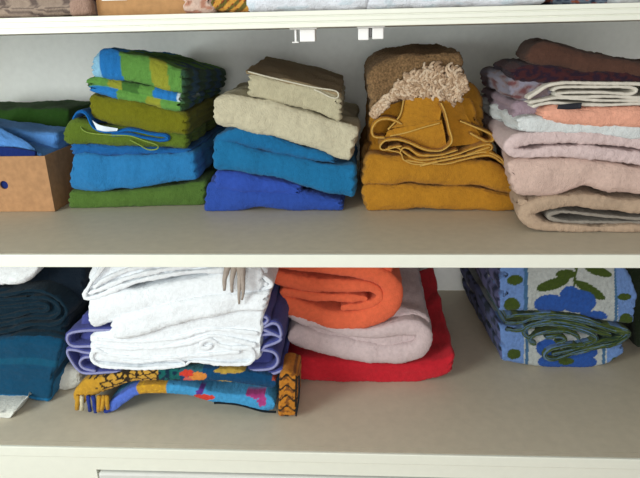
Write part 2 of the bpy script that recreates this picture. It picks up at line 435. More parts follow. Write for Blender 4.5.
# draped flaps
yk = Y3+.006
sheet(mb, [(405, 98, yk+.02), (401, 113, yk+.01), (396, 122, yk+.006), (388, 129, yk)], [(441, 97, yk+.012), (443, 106, yk+.008), (441, 112, yk+.004), (440, 121, yk)], .004, sag=.004)
sheet(mb, [(388, 130, yk+.004), (405, 126, yk), (425, 122, yk-.002), (442, 120, yk-.003)], [(384, 139, yk+.008), (410, 143, yk+.004), (430, 149, yk), (447, 147, yk)], .004, sag=.006)
sheet(mb, [(441, 97, yk+.014), (444, 108, yk+.012), (448, 125, yk+.012), (450, 147, yk+.01)], [(462, 100, yk+.03), (468, 118, yk+.02), (480, 134, yk+.016), (482, 143, yk+.014)], .004, sag=.003)
ribbon(mb, [(460, 121), (470, 125), (482, 130), (492, 135), (493.5, 140), (488, 142), (480, 138.5), (470, 133)], 2.6, yk-.002, Y3+.2, hem=hm, hr=.0014)
ribbon(mb, [(402, 124), (392, 119.5), (381, 119.5), (374, 125), (372, 132), (375, 137), (386, 138)], 3, yk, Y3+.25, hem=hm, hr=.0014)
edge(hm, [(404, 98, yk+.02), (401, 113, yk+.008), (396, 121, yk+.004), (388, 129.5, yk-.002)], .0016)
edge(hm, [(390, 136, yk), (405, 133, yk-.003), (425, 127, yk-.008), (440, 123, yk-.006)], .0013)
o = mb.build('draped_cloth', terry(170, 118, 34), None, True, .002, .0012, None, 41); tag(o, 'crumpled mustard cloth with hemmed layers above the two thick mustard towels', 'cloth')
h = hm.build('hem', terry(196, 158, 82), o); h['label'] = 'paler mustard hem'
towel('folded_towel', 'dark mustard towel behind and under the fringed throw', 'towel', (132, 92, 28),
      [(446, 122), (462, 122), (482, 134)], [(446, 84), (466, 82), (478, 96)], Y3+.06, Y3+.34, r=.01)
# fringed throw
mb = MB(); slab(mb, [(373, 116), (392, 106), (420, 98), (462, 98)], [(370, 72), (384, 61), (410, 55), (460, 52)], Y3+.03, Y3+.35, r=.018, sl=3, drop=-.008)
o = mb.build('folded_throw', mat('tweed_wool', sr(132, 104, 72), 1, .5, 1, 500, .05, vscale=260, dist=.003), None, True, .006, .002, None, 43); tag(o, 'brown woven throw with a cream fringe on top of the mustard stack', 'throw')
mb = MB(); random.seed(3)
path = smooth_line([(372, 113), (380, 101), (392, 92), (402, 77), (415, 69), (430, 62), (447, 61), (459, 66), (464, 80)], 100)
low = smooth_line([(375, 116), (384, 108), (394, 99), (404, 97), (420, 98), (434, 102), (445, 106), (457, 101), (468, 92)], 100)
cols = [sr(204, 178, 150), sr(186, 158, 130), sr(212, 190, 164), sr(170, 142, 114)]
for k in range(330):
    t = random.random(); i = int(t*99); s0 = random.uniform(0, .72); s1 = min(1.06, s0+random.uniform(.22, .45))
    a = [lerp(path[i][c], low[i][c], s0) for c in (0, 1)]; b_ = [lerp(path[i][c], low[i][c], s1) for c in (0, 1)]
    y0 = Y3+.026; ph = random.random()*6
    pts = []
    for j in range(13):
        q = j/12; px = lerp(a[0], b_[0], q)+2.8*math.sin(ph+q*8); py = lerp(a[1], b_[1], q)+2.0*math.cos(ph+q*8)
        pts.append(at(px, py, y0-.006*math.sin(q*3.1)-.005*random.random()))
    mb.tube(pts, lambda u: .0021+.0007*math.sin(u*3.1), random.choice(cols), 6)
f_ = mb.build('fringe', terry(1, 1, 1, attr=True), o); f_['kind'] = 'stuff'; f_['label'] = 'cream curly fringe'

# ===== right stack
GRP[0] = 'towels in the pink and beige stack'
Y5 = ydepth(560, 233, MIDZ)
mb = MB()
ribbon(mb, [(705, 203, 12), (640, 207, 13), (610, 205, 13), (585, 201, 14), (560, 203, 13), (540, 206, 15), (527, 212, 17), (530, 220, 15), (545, 227, 11), (575, 229, 8), (610, 230, 8), (650, 229, 8), (705, 229, 8)], 12, Y5, Y5+.38, skew=.06)
ribbon(mb, [(516.5, 204, 4), (522, 203, 8), (530, 205, 10)], 8, Y5+.006, Y5+.38, skew=.06)
o = mb.build('folded_towel', terry(172, 148, 126), None, True, .004, .0016, MIDZ, 51); tag(o, 'beige towel folded in an open loop at the bottom of the right stack', 'towel')
mb = MB()
ribbon(mb, [(705, 216), (650, 219), (610, 217), (585, 214), (562, 212), (550, 215), (552, 219), (570, 222), (600, 222.5), (650, 223), (705, 222)], 3.2, Y5+.01, Y5+.33)
o = mb.build('folded_cloth', terry(140, 132, 122), None, True, .002, .001, MIDZ, 52); tag(o, 'thin grey cloth tucked inside the loop of the beige towel', 'cloth')
towel('folded_towel', 'thick pinkish beige towel on the looped beige towel, right stack', 'towel', (200, 172, 160),
      [(517, 196), (535, 197), (560, 196), (578, 191), (590, 188), (610, 191), (660, 197), (705, 199)], [(509, 168), (513, 162), (530, 159), (580, 159), (640, 167), (705, 172)], Y5+.002, Y5+.38, skew=.06)
mb = MB()
ribbon(mb, [(705, 149, 11), (640, 144, 11), (600, 139, 11), (570, 138, 12), (540, 139, 12), (520, 141, 13), (510, 147, 13), (514, 153, 10), (530, 154, 10), (560, 152, 12), (600, 154, 13), (640, 159, 14), (705, 165, 14)], 11, Y5-.0, Y5+.37, skew=.03)
o = mb.build('folded_towel', terry(206, 184, 182), None, True, .003, .0015, None, 53); tag(o, 'pale pink towel with a rounded fold at its left end, below the white towel', 'towel')
towel('folded_towel', 'white towel between the pale pink towel and the salmon towel', 'towel', (206, 210, 210),
      [(520, 133), (540, 134), (580, 134), (640, 141), (705, 147)], [(519, 119), (530, 117), (560, 119), (640, 126), (705, 132)], Y5+.0, Y5+.37, r=.007)
towel('folded_towel', 'mauve grey towel whose left side shows beside the linens', 'towel', (150, 130, 140),
      [(518, 121), (535, 124), (560, 124)], [(516, 103), (530, 100), (560, 100)], Y5+.03, Y5+.3, r=.012, g=.008, sl=2)
towel('folded_towel', 'salmon pink towel on the white towel, right stack', 'towel', (224, 162, 138),
      [(546, 121), (570, 126), (600, 129), (640, 127), (705, 130)], [(545, 111), (560, 107), (600, 108), (640, 107), (705, 108)], Y5-.004, Y5+.33, fl=0)
mb = MB()
LIN = [([(705, 88), (660, 86), (638, 84), (600, 83.5), (565, 83), (548, 86), (538, 92), (530, 97), (528, 99)], 3.0),
       ([(552, 91), (562, 87.5), (600, 87), (630, 87.5), (637, 91), (628, 94), (600, 92.5), (565, 93), (556, 95), (570, 97), (610, 96.5), (640, 98), (705, 99)], 2.8),
       ([(529, 103), (545, 100), (560, 98), (600, 100.5), (640, 101), (705, 103)], 2.6),
       ([(532, 107), (550, 103), (575, 104.5), (610, 105), (640, 104), (705, 106)], 2.8)]
for pts, t in LIN: ribbon(mb, pts, t, Y5+.002, Y5+.33)
o = mb.build('folded_linen', mat('white_linen', sr(206, 200, 188), .9, .1, .5, 500, .05), None, True, .001, .0006, None, 55); tag(o, 'stack of thin cream tablecloth folds with a small black label', 'tablecloth')
mb = MB(); sheet(mb, [(558, 105, Y5-.004), (570, 103.5, Y5-.004), (582, 102.5, Y5-.004)], [(557, 109, Y5-.004), (570, 109.5, Y5-.004), (581, 108.5, Y5-.004)], .0012, 8, 4)
l_ = mb.build('care_label', mat('black_label', sr(22, 24, 34), .7, .1), o); l_['label'] = 'small black woven label'
def plaid(px, py, u, v, wq):
    n_ = noise.noise(Vector((px*.11, py*.2, wq*5)))
    return sr(128, 124, 138) if n_ > .05 else (sr(104, 66, 68) if n_ < -.22 else sr(124, 108, 112))
towel('folded_linen', 'mauve and maroon patterned linen draped at the left of the cream tablecloths', 'cloth', (1, 1, 1),
      [(514, 99), (530, 103), (552, 104)], [(513, 80), (525, 76), (552, 82)], Y5+.02, Y5+.25, attr=True, colf=plaid, r=.01)
def maroon(px, py, u, v, wq):
    n_ = noise.noise(Vector((px*.15, py*.25, 4)))
    return sr(40, 24, 38) if n_ > 0 else sr(62, 30, 34)
towel('folded_cloth', 'dark maroon cloth under the brown throw, top of the right stack', 'cloth', (1, 1, 1),
      [(515, 80), (535, 83), (575, 84), (640, 83), (705, 86)], [(512, 72), (530, 64), (575, 68), (640, 74), (705, 76)], Y5+.01, Y5+.22, attr=True, colf=maroon, skew=.02)
towel('folded_throw', 'dark brown throw on the very top of the right stack', 'throw', (82, 56, 46),
      [(530, 62), (560, 70), (600, 77), (640, 79), (705, 80)], [(528, 58), (540, 45), (556, 43), (600, 56), (640, 63), (705, 68)], Y5+.012, Y5+.2, skew=.03)

# ===== cardboard box with a blue towel, far left
GRP[0] = None
CB = mat('cardboard', sr(164, 122, 84), .85, .12, .3, 200, vscale=90)
YB_ = ydepth(40, 212, MIDZ)
A0, A1 = at(-60, 213, YB_), at(55, 211.5, YB_); T1 = at(51, 156, YB_)
hz = T1.z-MIDZ
bx = bpy.data.objects.new('cardboard_box', None); col.objects.link(bx); bx.location = (0, 0, 0)
tag(bx, 'brown cardboard box with a round finger hole, at the left end of the middle shelf', 'box')
x0, x1, y0, y1, z0, z1 = A0.x, A1.x, YB_, YB_+.17, MIDZ+.001, T1.z
hc = at(4, 185, YB_); R_ = .0085; fl_ = .008   # walls flare slightly
def quadpanel(mb, P, n, th):
    """P: four corners, extruded by n*th"""
    vs = [Vector(p) for p in P]+[Vector(p)+Vector(n)*th for p in P]
    mb.add(vs, [(0, 1, 2, 3), (7, 6, 5, 4), (0, 4, 5, 1), (1, 5, 6, 2), (2, 6, 7, 3), (3, 7, 4, 0)])
mb = MB()   # front panel with the hole: ring of faces
def ringpanel(mb, y, th):
    N = 24; outer = []; inner = []
    for k in range(N):
        a = 2*math.pi*k/N; c, s = math.cos(a), math.sin(a)
        inner.append((hc.x+R_*c, hc.z+R_*s*1.0))
        k1 = min((x1-hc.x)/c if c > 1e-6 else 1e9, (x0-hc.x)/c if c < -1e-6 else 1e9, (z1-hc.z)/s if s > 1e-6 else 1e9, (z0-hc.z)/s if s < -1e-6 else 1e9)
        outer.append((hc.x+k1*c, hc.z+k1*s))
    # snap nearest outer points to corners
    for cx, cz in ((x0, z0), (x0, z1), (x1, z0), (x1, z1)):
        j = min(range(N), key=lambda q: (outer[q][0]-cx)**2+(outer[q][1]-cz)**2); outer[j] = (cx, cz)
    vs = []; fs = []
    for lst, yy in ((outer, y), (inner, y), (outer, y+th), (inner, y+th)): vs += [Vector((a, yy, b)) for a, b in lst]
    for k in range(N):
        q = (k+1) % N
        fs += [(k, q, N+q, N+k), (2*N+k, 3*N+k, 3*N+q, 2*N+q), (N+k, N+q, 3*N+q, 3*N+k), (k, 2*N+k, 2*N+q, q)]
    mb.add(vs, fs)
ringpanel(mb, y0, .003); mb.build('front_panel', CB, bx, smooth=False)
mb = MB(); mb.box(x1-.003, x1, y0+.003, y1, z0, z1); mb.build('side_panel', CB, bx, smooth=False)
mb = MB(); mb.box(x0, x0+.003, y0+.003, y1, z0, z1); mb.build('side_panel', CB, bx, smooth=False)
mb = MB(); mb.box(x0+.003, x1-.003, y1-.003, y1, z0, z1); mb.build('back_panel', CB, bx, smooth=False)
mb = MB(); mb.box(x0+.003, x1-.003, y0+.003, y1-.003, z0, z0+.003); mb.build('bottom_panel', CB, bx, smooth=False)
mb = MB()
slab(mb, [(-50, 185), (-20, 185), (20, 190), (46, 196)], [(-50, 140), (-10, 141), (24, 149), (44, 156)], YB_+.014, YB_+.12, r=.018)
slab(mb, [(-30, 158), (10, 158), (40, 164), (53, 166)], [(-30, 122), (-5, 126), (22, 131), (54, 134)], YB_+.07, YB_+.16, r=.012)
sheet(mb, [(-40, 118, YB_+.03), (-10, 124, YB_+.03), (20, 138, YB_+.03), (43, 155, YB_+.014)], [(-40, 142, YB_+.014), (-10, 142, YB_+.012), (18, 151, YB_+.012), (40, 157, YB_+.012)], .006, sag=.004)
o = mb.build('folded_towel', terry(84, 138, 204), None, True, .004, .0014, None, 60); tag(o, 'light blue towel lying crumpled in the cardboard box', 'towel')
mb = MB(); slab(mb, [(-40, 200), (0, 200), (36, 200)], [(-40, 147), (0, 147), (32, 151)], YB_+.0045, YB_+.0125, r=.003)  # navy cloth carried down behind the finger hole to darken it
o = mb.build('folded_cloth', terry(16, 38, 100), None, True, .002, .001, None, 61); tag(o, 'navy blue cloth at the front inside the cardboard box', 'cloth')
YG = YB_+.2
zg = at(0, 112, YG).z
towel('folded_towel', 'dark green towel behind the cardboard box', 'towel', (40, 74, 24),
      [(-60, 170), (0, 172), (64, 172)], [(-60, 110), (0, 110), (30, 108), (66, 110)], YG, YG+.17, MIDZ, r=.03, fl=2, g=.008)

# ================================================================= lower row
# teal stack, far left
GRP[0] = 'towels in the teal stack'
YT = ydepth(20, 400, BOTZ)
mb = MB()
ribbon(mb, [(-60, 404), (0, 404.5), (12, 404.5), (15, 407), (10, 409), (-60, 409)], 2.4, YT+.0, YT+.3)
o = mb.build('folded_cloth', terry(182, 178, 150), None, True, .001, .001, BOTZ, 70); tag(o, 'cream cloth edge directly under the teal towels', 'cloth')
YT2 = ydepth(10, 419, BOTZ)
mb = MB()
slab(mb, [(-60, 421), (0, 421), (6, 420), (10, 415)], [(-60, 413), (0, 412), (8, 412), (14, 408)], YT2, YT2+.34, r=.004)
slab(mb, [(52, 391), (60, 391), (72, 389), (78, 384)], [(50, 372), (58, 370), (68, 368), (76, 370)], ydepth(62, 391, BOTZ), ydepth(62, 391, BOTZ)+.2, r=.012)
o = mb.build('folded_linen', terry(208, 208, 200), None, True, .006, .002, BOTZ, 71); tag(o, 'white linen on the cabinet top, peeping out under the teal towels', 'linen')
YM = ydepth(66, 376, BOTZ)
towel('folded_cloth', 'small mustard cloth end behind the teal stack', 'cloth', (140, 106, 40),
      [(58, 372), (70, 372), (76, 368)], [(58, 350), (68, 350), (75, 352)], YM+.02, YM+.15, BOTZ, r=.01)
def teal(px, py, u, v, wq):
    base = sr(6, 64, 94)
    if v < .09 or u > .995: return sr(16, 104, 152)
    if .58 < v < .68: return sr(10, 76, 104)
    return base
zb = at(20, 401, YT).z
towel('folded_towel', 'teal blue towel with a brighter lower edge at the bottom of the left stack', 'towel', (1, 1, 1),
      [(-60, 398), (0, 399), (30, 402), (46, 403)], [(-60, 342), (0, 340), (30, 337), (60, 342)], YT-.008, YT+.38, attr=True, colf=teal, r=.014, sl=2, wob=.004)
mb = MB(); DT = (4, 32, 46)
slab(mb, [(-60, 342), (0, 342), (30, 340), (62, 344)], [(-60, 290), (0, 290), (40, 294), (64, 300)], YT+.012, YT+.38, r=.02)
for q, pts in enumerate([
    [(-60, 340), (0, 333), (30, 325), (50, 325), (60, 322), (66, 312), (60, 302), (48, 294), (30, 291), (0, 296), (-60, 300)],
    [(-60, 332), (0, 326), (30, 319), (48, 319), (57, 315), (59, 309), (54, 302), (42, 298), (20, 299), (-60, 306)],
    [(-60, 322), (0, 318), (30, 312), (45, 311), (48, 307), (40, 304), (20, 306), (-60, 313)]]):
    ribbon(mb, pts, 4.6, YT-.002+.003*q, YT+.36)
ribbon(mb, [(-60, 347), (0, 342), (20, 336), (45, 335), (62, 338), (66, 343)], 7, YT+.0, YT+.37)
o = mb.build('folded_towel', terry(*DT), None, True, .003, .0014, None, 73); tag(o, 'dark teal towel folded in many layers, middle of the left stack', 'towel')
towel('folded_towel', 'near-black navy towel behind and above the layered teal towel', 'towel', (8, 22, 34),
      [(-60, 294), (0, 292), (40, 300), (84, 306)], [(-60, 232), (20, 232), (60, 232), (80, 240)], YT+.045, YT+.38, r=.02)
towel('folded_towel', 'bright white towel on top of the teal stack, cut off by the shelf above', 'towel', (236, 240, 242),
      [(-60, 290), (0, 288), (18, 283), (30, 276), (36, 266)], [(-60, 240), (0, 240), (18, 240), (30, 242), (37, 250)], YT-.0, YT+.06, r=.012, sl=0)
mb = MB(); sheet(mb, [(24, 262, YT+.002), (26, 270, YT+.0), (30, 275, YT)], [(38, 258, YT+.004), (37, 268, YT+.003), (33, 275, YT)], .003, 10, 6)
o = mb.build('folded_cloth', terry(150, 146, 138), None, True, .001, .001); tag(o, 'small greyish corner of cloth beside the white towel top left', 'cloth')

# white stack on the jungle towel
GRP[0] = 'towels in the white stack'
YW = ydepth(285, 418, BOTZ)+.004
YJ = ydepth(110, 412, BOTZ)
def vor(px, py, s):
    best = [9e9, 9e9]; gx, gy = math.floor(px/s), math.floor(py/s)
    for i in (-1, 0, 1):
        for j in (-1, 0, 1):
            h = noise.cell_vector(Vector((gx+i+.5, gy+j+.5, 0))); d = math.hypot(px-(gx+i+h.x)*s, py-(gy+j+h.y)*s)
            if d < best[0]: best = [d, best[0]]
            elif d < best[1]: best[1] = d
    return best[1]-best[0]
YEL = sr(184, 138, 42); BRN = sr(44, 32, 20); PER = sr(76, 104, 190); SKY = sr(62, 142, 190); RED = sr(196, 58, 44); MAG = sr(160, 56, 118); DBL = sr(8, 62, 100); TAN = sr(186, 142, 56)
def blob(px, py, cx, cy, rx, ry, n=.25):
    a = math.atan2(py-cy, px-cx); k = 1+n*math.sin(a*5+cx)
    return ((px-cx)/rx)**2+((py-cy)/ry)**2 < k
def jungleA(px, py, u, lat, wq):
    if wq > .06: return DBL if noise.noise(Vector((px*.05, wq*8, 2))) > -.1 else TAN
    if px < 100 and py > 378:
        if blob(px, py, 96, 389, 2, 1.5, 0): return BRN
        return YEL
    if px < 158:
        return BRN if vor(px*.8+3, py*1.3, 7.5) < 1.5 else (TAN if px > 104 else YEL)
    if px < 180: return sr(16, 86, 84) if noise.noise(Vector((px*.2, py*.2, 0))) > -.1 else sr(12, 40, 60)
    if blob(px, py, 187, 373, 7, 4.5): return RED
    if blob(px, py, 198, 377, 9, 6, .1): return sr(204, 128, 56)
    if blob(px, py, 188, 381, 5, 4): return sr(200, 92, 84)
    if px < 203 and py < 372: return sr(40, 90, 100)
    if blob(px, py, 228, 370, 15, 2.6, .1): return sr(170, 140, 60)
    if blob(px, py, 224, 384, 8, 1.6, .1): return sr(170, 140, 60)
    if px > 272 and py < 380: return sr(150, 64, 44)
    return DBL
def jungleB(px, py, u, lat, wq):
    if wq > .06: return SKY
    if px < 109: return sr(36, 54, 130)
    if px < 137: return PER
    if px < 166: return YEL if noise.noise(Vector((px*.3, py*.3, 3))) > -.3 else sr(206, 160, 40)
    if blob(px, py, 204, 398, 10, 4.5): return RED
    if blob(px, py, 199, 391, 3, 4): return sr(90, 50, 130)
    if blob(px, py, 256, 392, 11, 5.5) or blob(px, py, 262, 400, 5, 7): return MAG
    return SKY
mb = MB()
ribbon(mb, [(81, 406, 11), (79, 398, 18), (88, 390, 23), (104, 385, 20), (130, 378, 15), (160, 376, 15), (190, 376, 16), (230, 377, 17), (262, 382, 18), (276, 384, 18)], 15, YW-.002, YW+.34, colf=jungleA, step=.002)
ribbon(mb, [(104, 413, 4), (112, 407, 12), (122, 400, 13), (136, 392, 13), (160, 390, 12), (190, 392, 12), (215, 399, 15), (240, 402, 18), (262, 405, 24), (275, 404, 24)], 14, YW-.004, YW+.32, colf=jungleB, step=.002)
slab(mb, [(278, 417), (286, 417), (297, 416)], [(279, 376), (286, 373), (298, 376)], YW-.008, YW+.07, r=.006, sl=0, res=.002, grow=0,
     colf=lambda px, py, u, v, wq: BRN if ((px > 295 and wq < .03) or math.sin(py*.62+math.sin(px*.4)*1.6) > .8) else sr(176, 112, 34) if noise.noise(Vector((px*.2, py*.25, 3))) > -.2 else sr(120, 72, 28))
# tassel-like ends of the folded-over border
for k, (xa, xb, c) in enumerate([(78, 77, YEL), (82, 82, sr(200, 190, 160)), (88, 90, sr(36, 54, 130)), (93, 96, sr(36, 54, 130)), (99, 99, YEL), (104, 102, YEL), (107, 108, YEL)]):
    y_ = YW-.006
    mb.tube([at(lerp(xa, xb, t), lerp(396, 412-abs(k-3), t), y_) for t in (0, .3, .6, 1)], .0042, c, 8)
o = mb.build('beach_towel', terry(1, 1, 1, attr=True, var=.12), None, True, .002, .0012, BOTZ, 80); tag(o, 'colourful jungle print beach towel with giraffe spots under the white stack', 'towel')
hm = MB()
edge(hm, [(214, 403, YW-.006), (222, 403, YW-.002), (240, 405, YW-.002), (262, 411, YW-.002), (276, 412, YW-.002)], .0022)
edge(hm, [(296, 416, YW-.01), (299, 395, YW-.01), (299, 376, YW-.008)], .0018)
h = hm.build('hem', terry(14, 22, 28), o); h['label'] = 'black hem'
# indigo towel with lilac piping
mb = MB(); hm = MB(); YI = YW+.012
slab(mb, [(80, 364), (150, 366), (270, 366)], [(84, 316), (150, 310), (262, 300)], YI+.02, YI+.3, r=.015)
RB = [[(150, 371), (110, 372), (86, 373), (77, 368), (69, 356), (68, 350), (76, 350), (92, 353), (150, 356), (255, 352), (272, 346), (283, 342), (287, 338), (278, 334), (262, 336), (255, 340)],
      [(96, 371), (84, 368), (80, 362), (86, 357), (98, 358)],
      [(92, 346), (74, 346), (68, 341), (69, 334), (80, 331), (100, 330), (150, 330), (250, 330), (262, 327), (273, 322), (272, 317), (262, 318), (255, 324)],
      [(255, 327), (268, 329), (280, 334), (287, 336), (285, 326), (279, 323), (270, 327)],
      [(255, 351), (270, 350), (281, 353), (284, 361), (278, 368), (262, 370), (230, 371)],
      [(250, 372), (275, 374), (290, 370)]]
for q, pts in enumerate(RB):
    pts = [(x-6 if x > 200 else x, y) for x, y in pts]
    ribbon(mb, pts, 5, YI, YI+.3, hem=hm, hr=.0028)
o = mb.build('folded_towel', terry(66, 72, 136), None, True, .002, .0014, None, 81); tag(o, 'indigo towel with lilac piping between the white towels and the jungle print towel', 'towel')
h = hm.build('piping', terry(140, 142, 184), o); h['label'] = 'lilac piping'
WT = (232, 236, 240)
mb = MB()
slab(mb, [(93, 357), (100, 363), (140, 366), (180, 364), (250, 362), (257, 352)], [(92, 336), (110, 330), (150, 325), (200, 312), (262, 305)], YW+.004, YW+.34, r=.02)
for pts in ([(240, 352), (200, 356), (150, 359), (110, 356), (97, 351), (91, 355), (93, 362), (104, 367), (140, 369), (180, 367), (192, 362), (225, 365), (248, 364), (254, 358), (250, 350), (232, 348)],
            [(120, 362), (140, 363), (160, 360), (178, 361), (186, 365)],
            [(252, 348), (236, 349), (220, 346), (212, 341), (204, 341), (200, 347), (207, 349), (212, 345)],
            [(93, 346), (120, 349), (150, 349), (180, 346), (200, 340), (215, 336), (240, 342), (256, 346)],
            [(95, 340), (120, 342), (150, 342), (180, 338), (210, 330), (258, 334)]):
    ribbon(mb, pts, 4.4, YW-.0, YW+.2)
o = mb.build('folded_towel', terry(*WT, var=.05), None, True, .003, .0013, None, 82); tag(o, 'white towel at the bottom of the white stack, its thin layers showing', 'towel')
mb = MB()
slab(mb, [(113, 338), (125, 341), (150, 335), (190, 322), (230, 316), (262, 311)], [(112, 324), (130, 316), (160, 307), (200, 298), (268, 292)], YW-.012, YW+.3, r=.013)
slab(mb, [(92, 324), (97, 329), (115, 324), (150, 314), (200, 304), (262, 298)], [(91, 306), (96, 299), (140, 290), (200, 278), (260, 268)], YW-.004, YW+.32)
o = mb.build('folded_towel', terry(*WT, var=.05), None, True, .005, .0014, None, 83); tag(o, 'plump white towel in the middle of the white stack', 'towel')
mb = MB()
slab(mb, [(88, 294), (120, 288), (180, 276), (240, 270), (264, 278)], [(94, 258), (110, 246), (180, 240), (240, 238), (262, 246)], YW+.01, YW+.32, r=.02)
for pts in ([(240, 270), (180, 274), (130, 284), (100, 296), (87, 299), (84, 294), (90, 284), (100, 270), (108, 256)],
            [(230, 264), (180, 268), (130, 278), (100, 290), (88, 294)],
            [(230, 262), (180, 262), (130, 270), (104, 281), (92, 289)],
            [(232, 296), (250, 294), (262, 290), (271, 285), (264, 278), (252, 272), (244, 262)],
            [(240, 284), (250, 279), (256, 281), (268, 286)]):
    ribbon(mb, pts, 5, YW+.0, YW+.3)
o = mb.build('folded_towel', terry(*WT, var=.05), None, True, .003, .0013, None, 84); tag(o, 'white towel at the top of the white stack, layers fanning under the shelf', 'towel')
mb = MB(); ye = YW-.02
for a, b_ in (((228, 262), (224, 290)), ((234, 262), (232, 292)), ((239, 262), (240, 304)), ((243, 266), (242, 300))):
    mb.tube([at(lerp(a[0], b_[0], t)+math.sin(t*5+a[0])*.8, lerp(a[1], b_[1], t), ye-.004*math.sin(t*3)) for t in [i/10 for i in range(11)]], lambda u: .0062*(1-.7*u)+.0006, None, 8)
o = mb.build('cloth_tie', terry(168, 156, 146), None, True, .001, .001); tag(o, 'greyish beige cloth ties hanging down the front of the white stack', 'tie')

# orange, pink and red stack
GRP[0] = 'towels in the orange, pink and red stack'
YR = ydepth(350, 384, BOTZ)
mb = MB()
slab(mb, [(288, 381), (340, 384), (400, 385), (425, 382), (450, 374)], [(287, 357), (340, 362), (400, 366), (432, 362), (452, 355)], (YR, YR+.01), YR+.38, r=.016, lift=.055, fl=0)
o = mb.build('folded_towel', terry(184, 32, 44), None, True, .006, .0016, BOTZ, 90); tag(o, 'bright red towel at the bottom of the orange and pink stack', 'towel')
mb = MB()
ribbon(mb, [(283, 306, 10), (296, 318, 12), (320, 326, 12), (350, 333, 12), (380, 334, 14), (405, 329, 20), (422, 332, 18), (424, 345, 20), (410, 355, 24), (380, 356, 27), (350, 352, 28), (320, 345, 28), (300, 339, 28), (287, 337, 30)], 14, YR+.0, YR+.36, lift=.035)
slab(mb, [(300, 345), (350, 352), (420, 350)], [(300, 322), (350, 330), (424, 330)], YR+.012, YR+.36, r=.01, lift=.035)
slab(mb, [(380, 338), (400, 336), (428, 338)], [(380, 308), (405, 310), (426, 318)], YR+.03, YR+.36, r=.018, lift=.035)
o = mb.build('folded_towel', terry(198, 178, 178), None, True, .004, .0016, None, 91); tag(o, 'pale pink towel folded between the orange and the red towel', 'towel')
mb = MB()
ribbon(mb, [(275, 303, 22), (300, 312, 23), (330, 321, 24), (360, 321, 24), (384, 312, 26), (393, 295, 24), (384, 280, 20), (355, 271, 18), (310, 267, 16), (270, 262, 12)], 22, YR-.002, YR+.34, lift=.02)
ribbon(mb, [(340, 309, 8), (362, 307, 9), (377, 301, 9), (379, 294, 9), (368, 288, 12), (340, 287, 16), (305, 285, 16), (272, 278, 16)], 14, YR+.001, YR+.34, lift=.02)
ribbon(mb, [(368, 299, 6), (350, 299, 10), (320, 298, 10), (280, 292, 9)], 8, YR+.004, YR+.34, lift=.02)
o = mb.build('folded_towel', terry(222, 102, 68), None, True, .004, .0016, None, 92); tag(o, 'orange towel rolled in a loose spiral on top of the pale pink towel', 'towel')
towel('folded_towel', 'upper orange towel mostly hidden by the shelf above', 'towel', (218, 96, 64),
      [(268, 262), (310, 266), (355, 270), (392, 276)], [(268, 232), (310, 230), (360, 232), (390, 240)], YR+.004, YR+.3)

# floral towel, right
GRP[0] = None
YF = ydepth(560, 371, BOTZ)
FW = sr(166, 170, 168); FB = sr(38, 76, 148); FL = sr(98, 128, 180); FG = sr(58, 74, 24); FD = sr(22, 38, 30); RING = sr(60, 96, 130)
def flor_up(px, py, u, v, wq):
    if u < .012 or (px < 503 and wq > .05):  # left flank: pattern in shadow, the shade painted into the dye
        n_ = noise.noise(Vector((wq*16, py*.12, 1))); return sr(92, 92, 132) if n_ > -.1 else sr(34, 40, 66)
    if wq > .2:
        n_ = noise.noise(Vector((px*.06, wq*14, 1))); return FW if n_ > .1 else (FB if n_ > -.2 else FG)
    # flower
    for cx, cy, rx, ry in ((551, 304, 15, 9), (578, 301, 16, 11), (570, 294, 9, 8), (594, 316, 12, 5)):
        if ((px-cx)/rx)**2+((py-cy)/ry)**2 < 1.3: return FB
    for cx, cy, rx, ry, sl in ((553, 283, 14, 5, -.3), (590, 289, 13, 5, .55), (566, 273, 9, 4, 0), (598, 270, 12, 4, .3), (530, 262, 8, 4, 0), (515, 279, 7, 4.5, -.1), (512, 305, 7, 6.5, 0), (626, 320, 6, 6, 0), (624, 296, 6, 3, 0)):
        dx, dy = px-cx, py-cy; dy -= sl*dx
        if (dx/rx)**2+(dy/ry)**2 < 1.35: return FG
    if abs(px-(574-(py-285)*.12)) < 1.2 and py < 296: return FG
    if px < 524 or px > 618+(313-py)*-.05: return FL
    if abs(px-526) < 2 or abs(px-616+(313-py)*.0) < 1.5: return RING
    return FW
def flor_lo(px, py, u, v, wq):
    if u < .012 or (px < 504 and wq > .05):  # left flank of the lower fold, its shade painted in likewise
        n_ = noise.noise(Vector((wq*16, py*.12, 1))); return sr(82, 88, 128) if n_ > -.1 else sr(34, 44, 60)
    if wq > .2: return FW
    for cx, cy, rx, ry in ((514, 354, 7, 5.5), (566, 361, 8, 4), (615, 362, 4, 5)):
        if ((px-cx)/rx)**2+((py-cy)/ry)**2 < 1: return FG
    for cx, cy, rx, ry in ((556, 362, 18, 9), (548, 348, 12, 9), (580, 362, 17, 8), (590, 352, 8, 6)):
        if ((px-cx)/rx)**2+((py-cy)/ry)**2 < 1: return FB
    if px < 524 or px > 607: return FL
    if abs(px-527) < 1.6 or abs(px-604) < 1.6: return RING
    return FW
def folds(px, py, u, lat, wq):
    n_ = noise.noise(Vector((px*.035, lat*900+py*.1, u*2)))
    if n_ > .22: return sr(84, 112, 150)
    if n_ > .0: return sr(78, 92, 50)
    return sr(34, 54, 40) if n_ > -.25 else sr(58, 70, 24)
mb = MB()
slab(mb, [(502, 312), (530, 312), (560, 314), (595, 320), (625, 325), (631, 322)], [(502, 240), (520, 236), (560, 234), (600, 244), (626, 272), (634, 296)], (YF+.0, YF+.015), YF+.4, skew=-.02, res=.0022, r=.02, colf=flor_up, g=.01, sl=4)
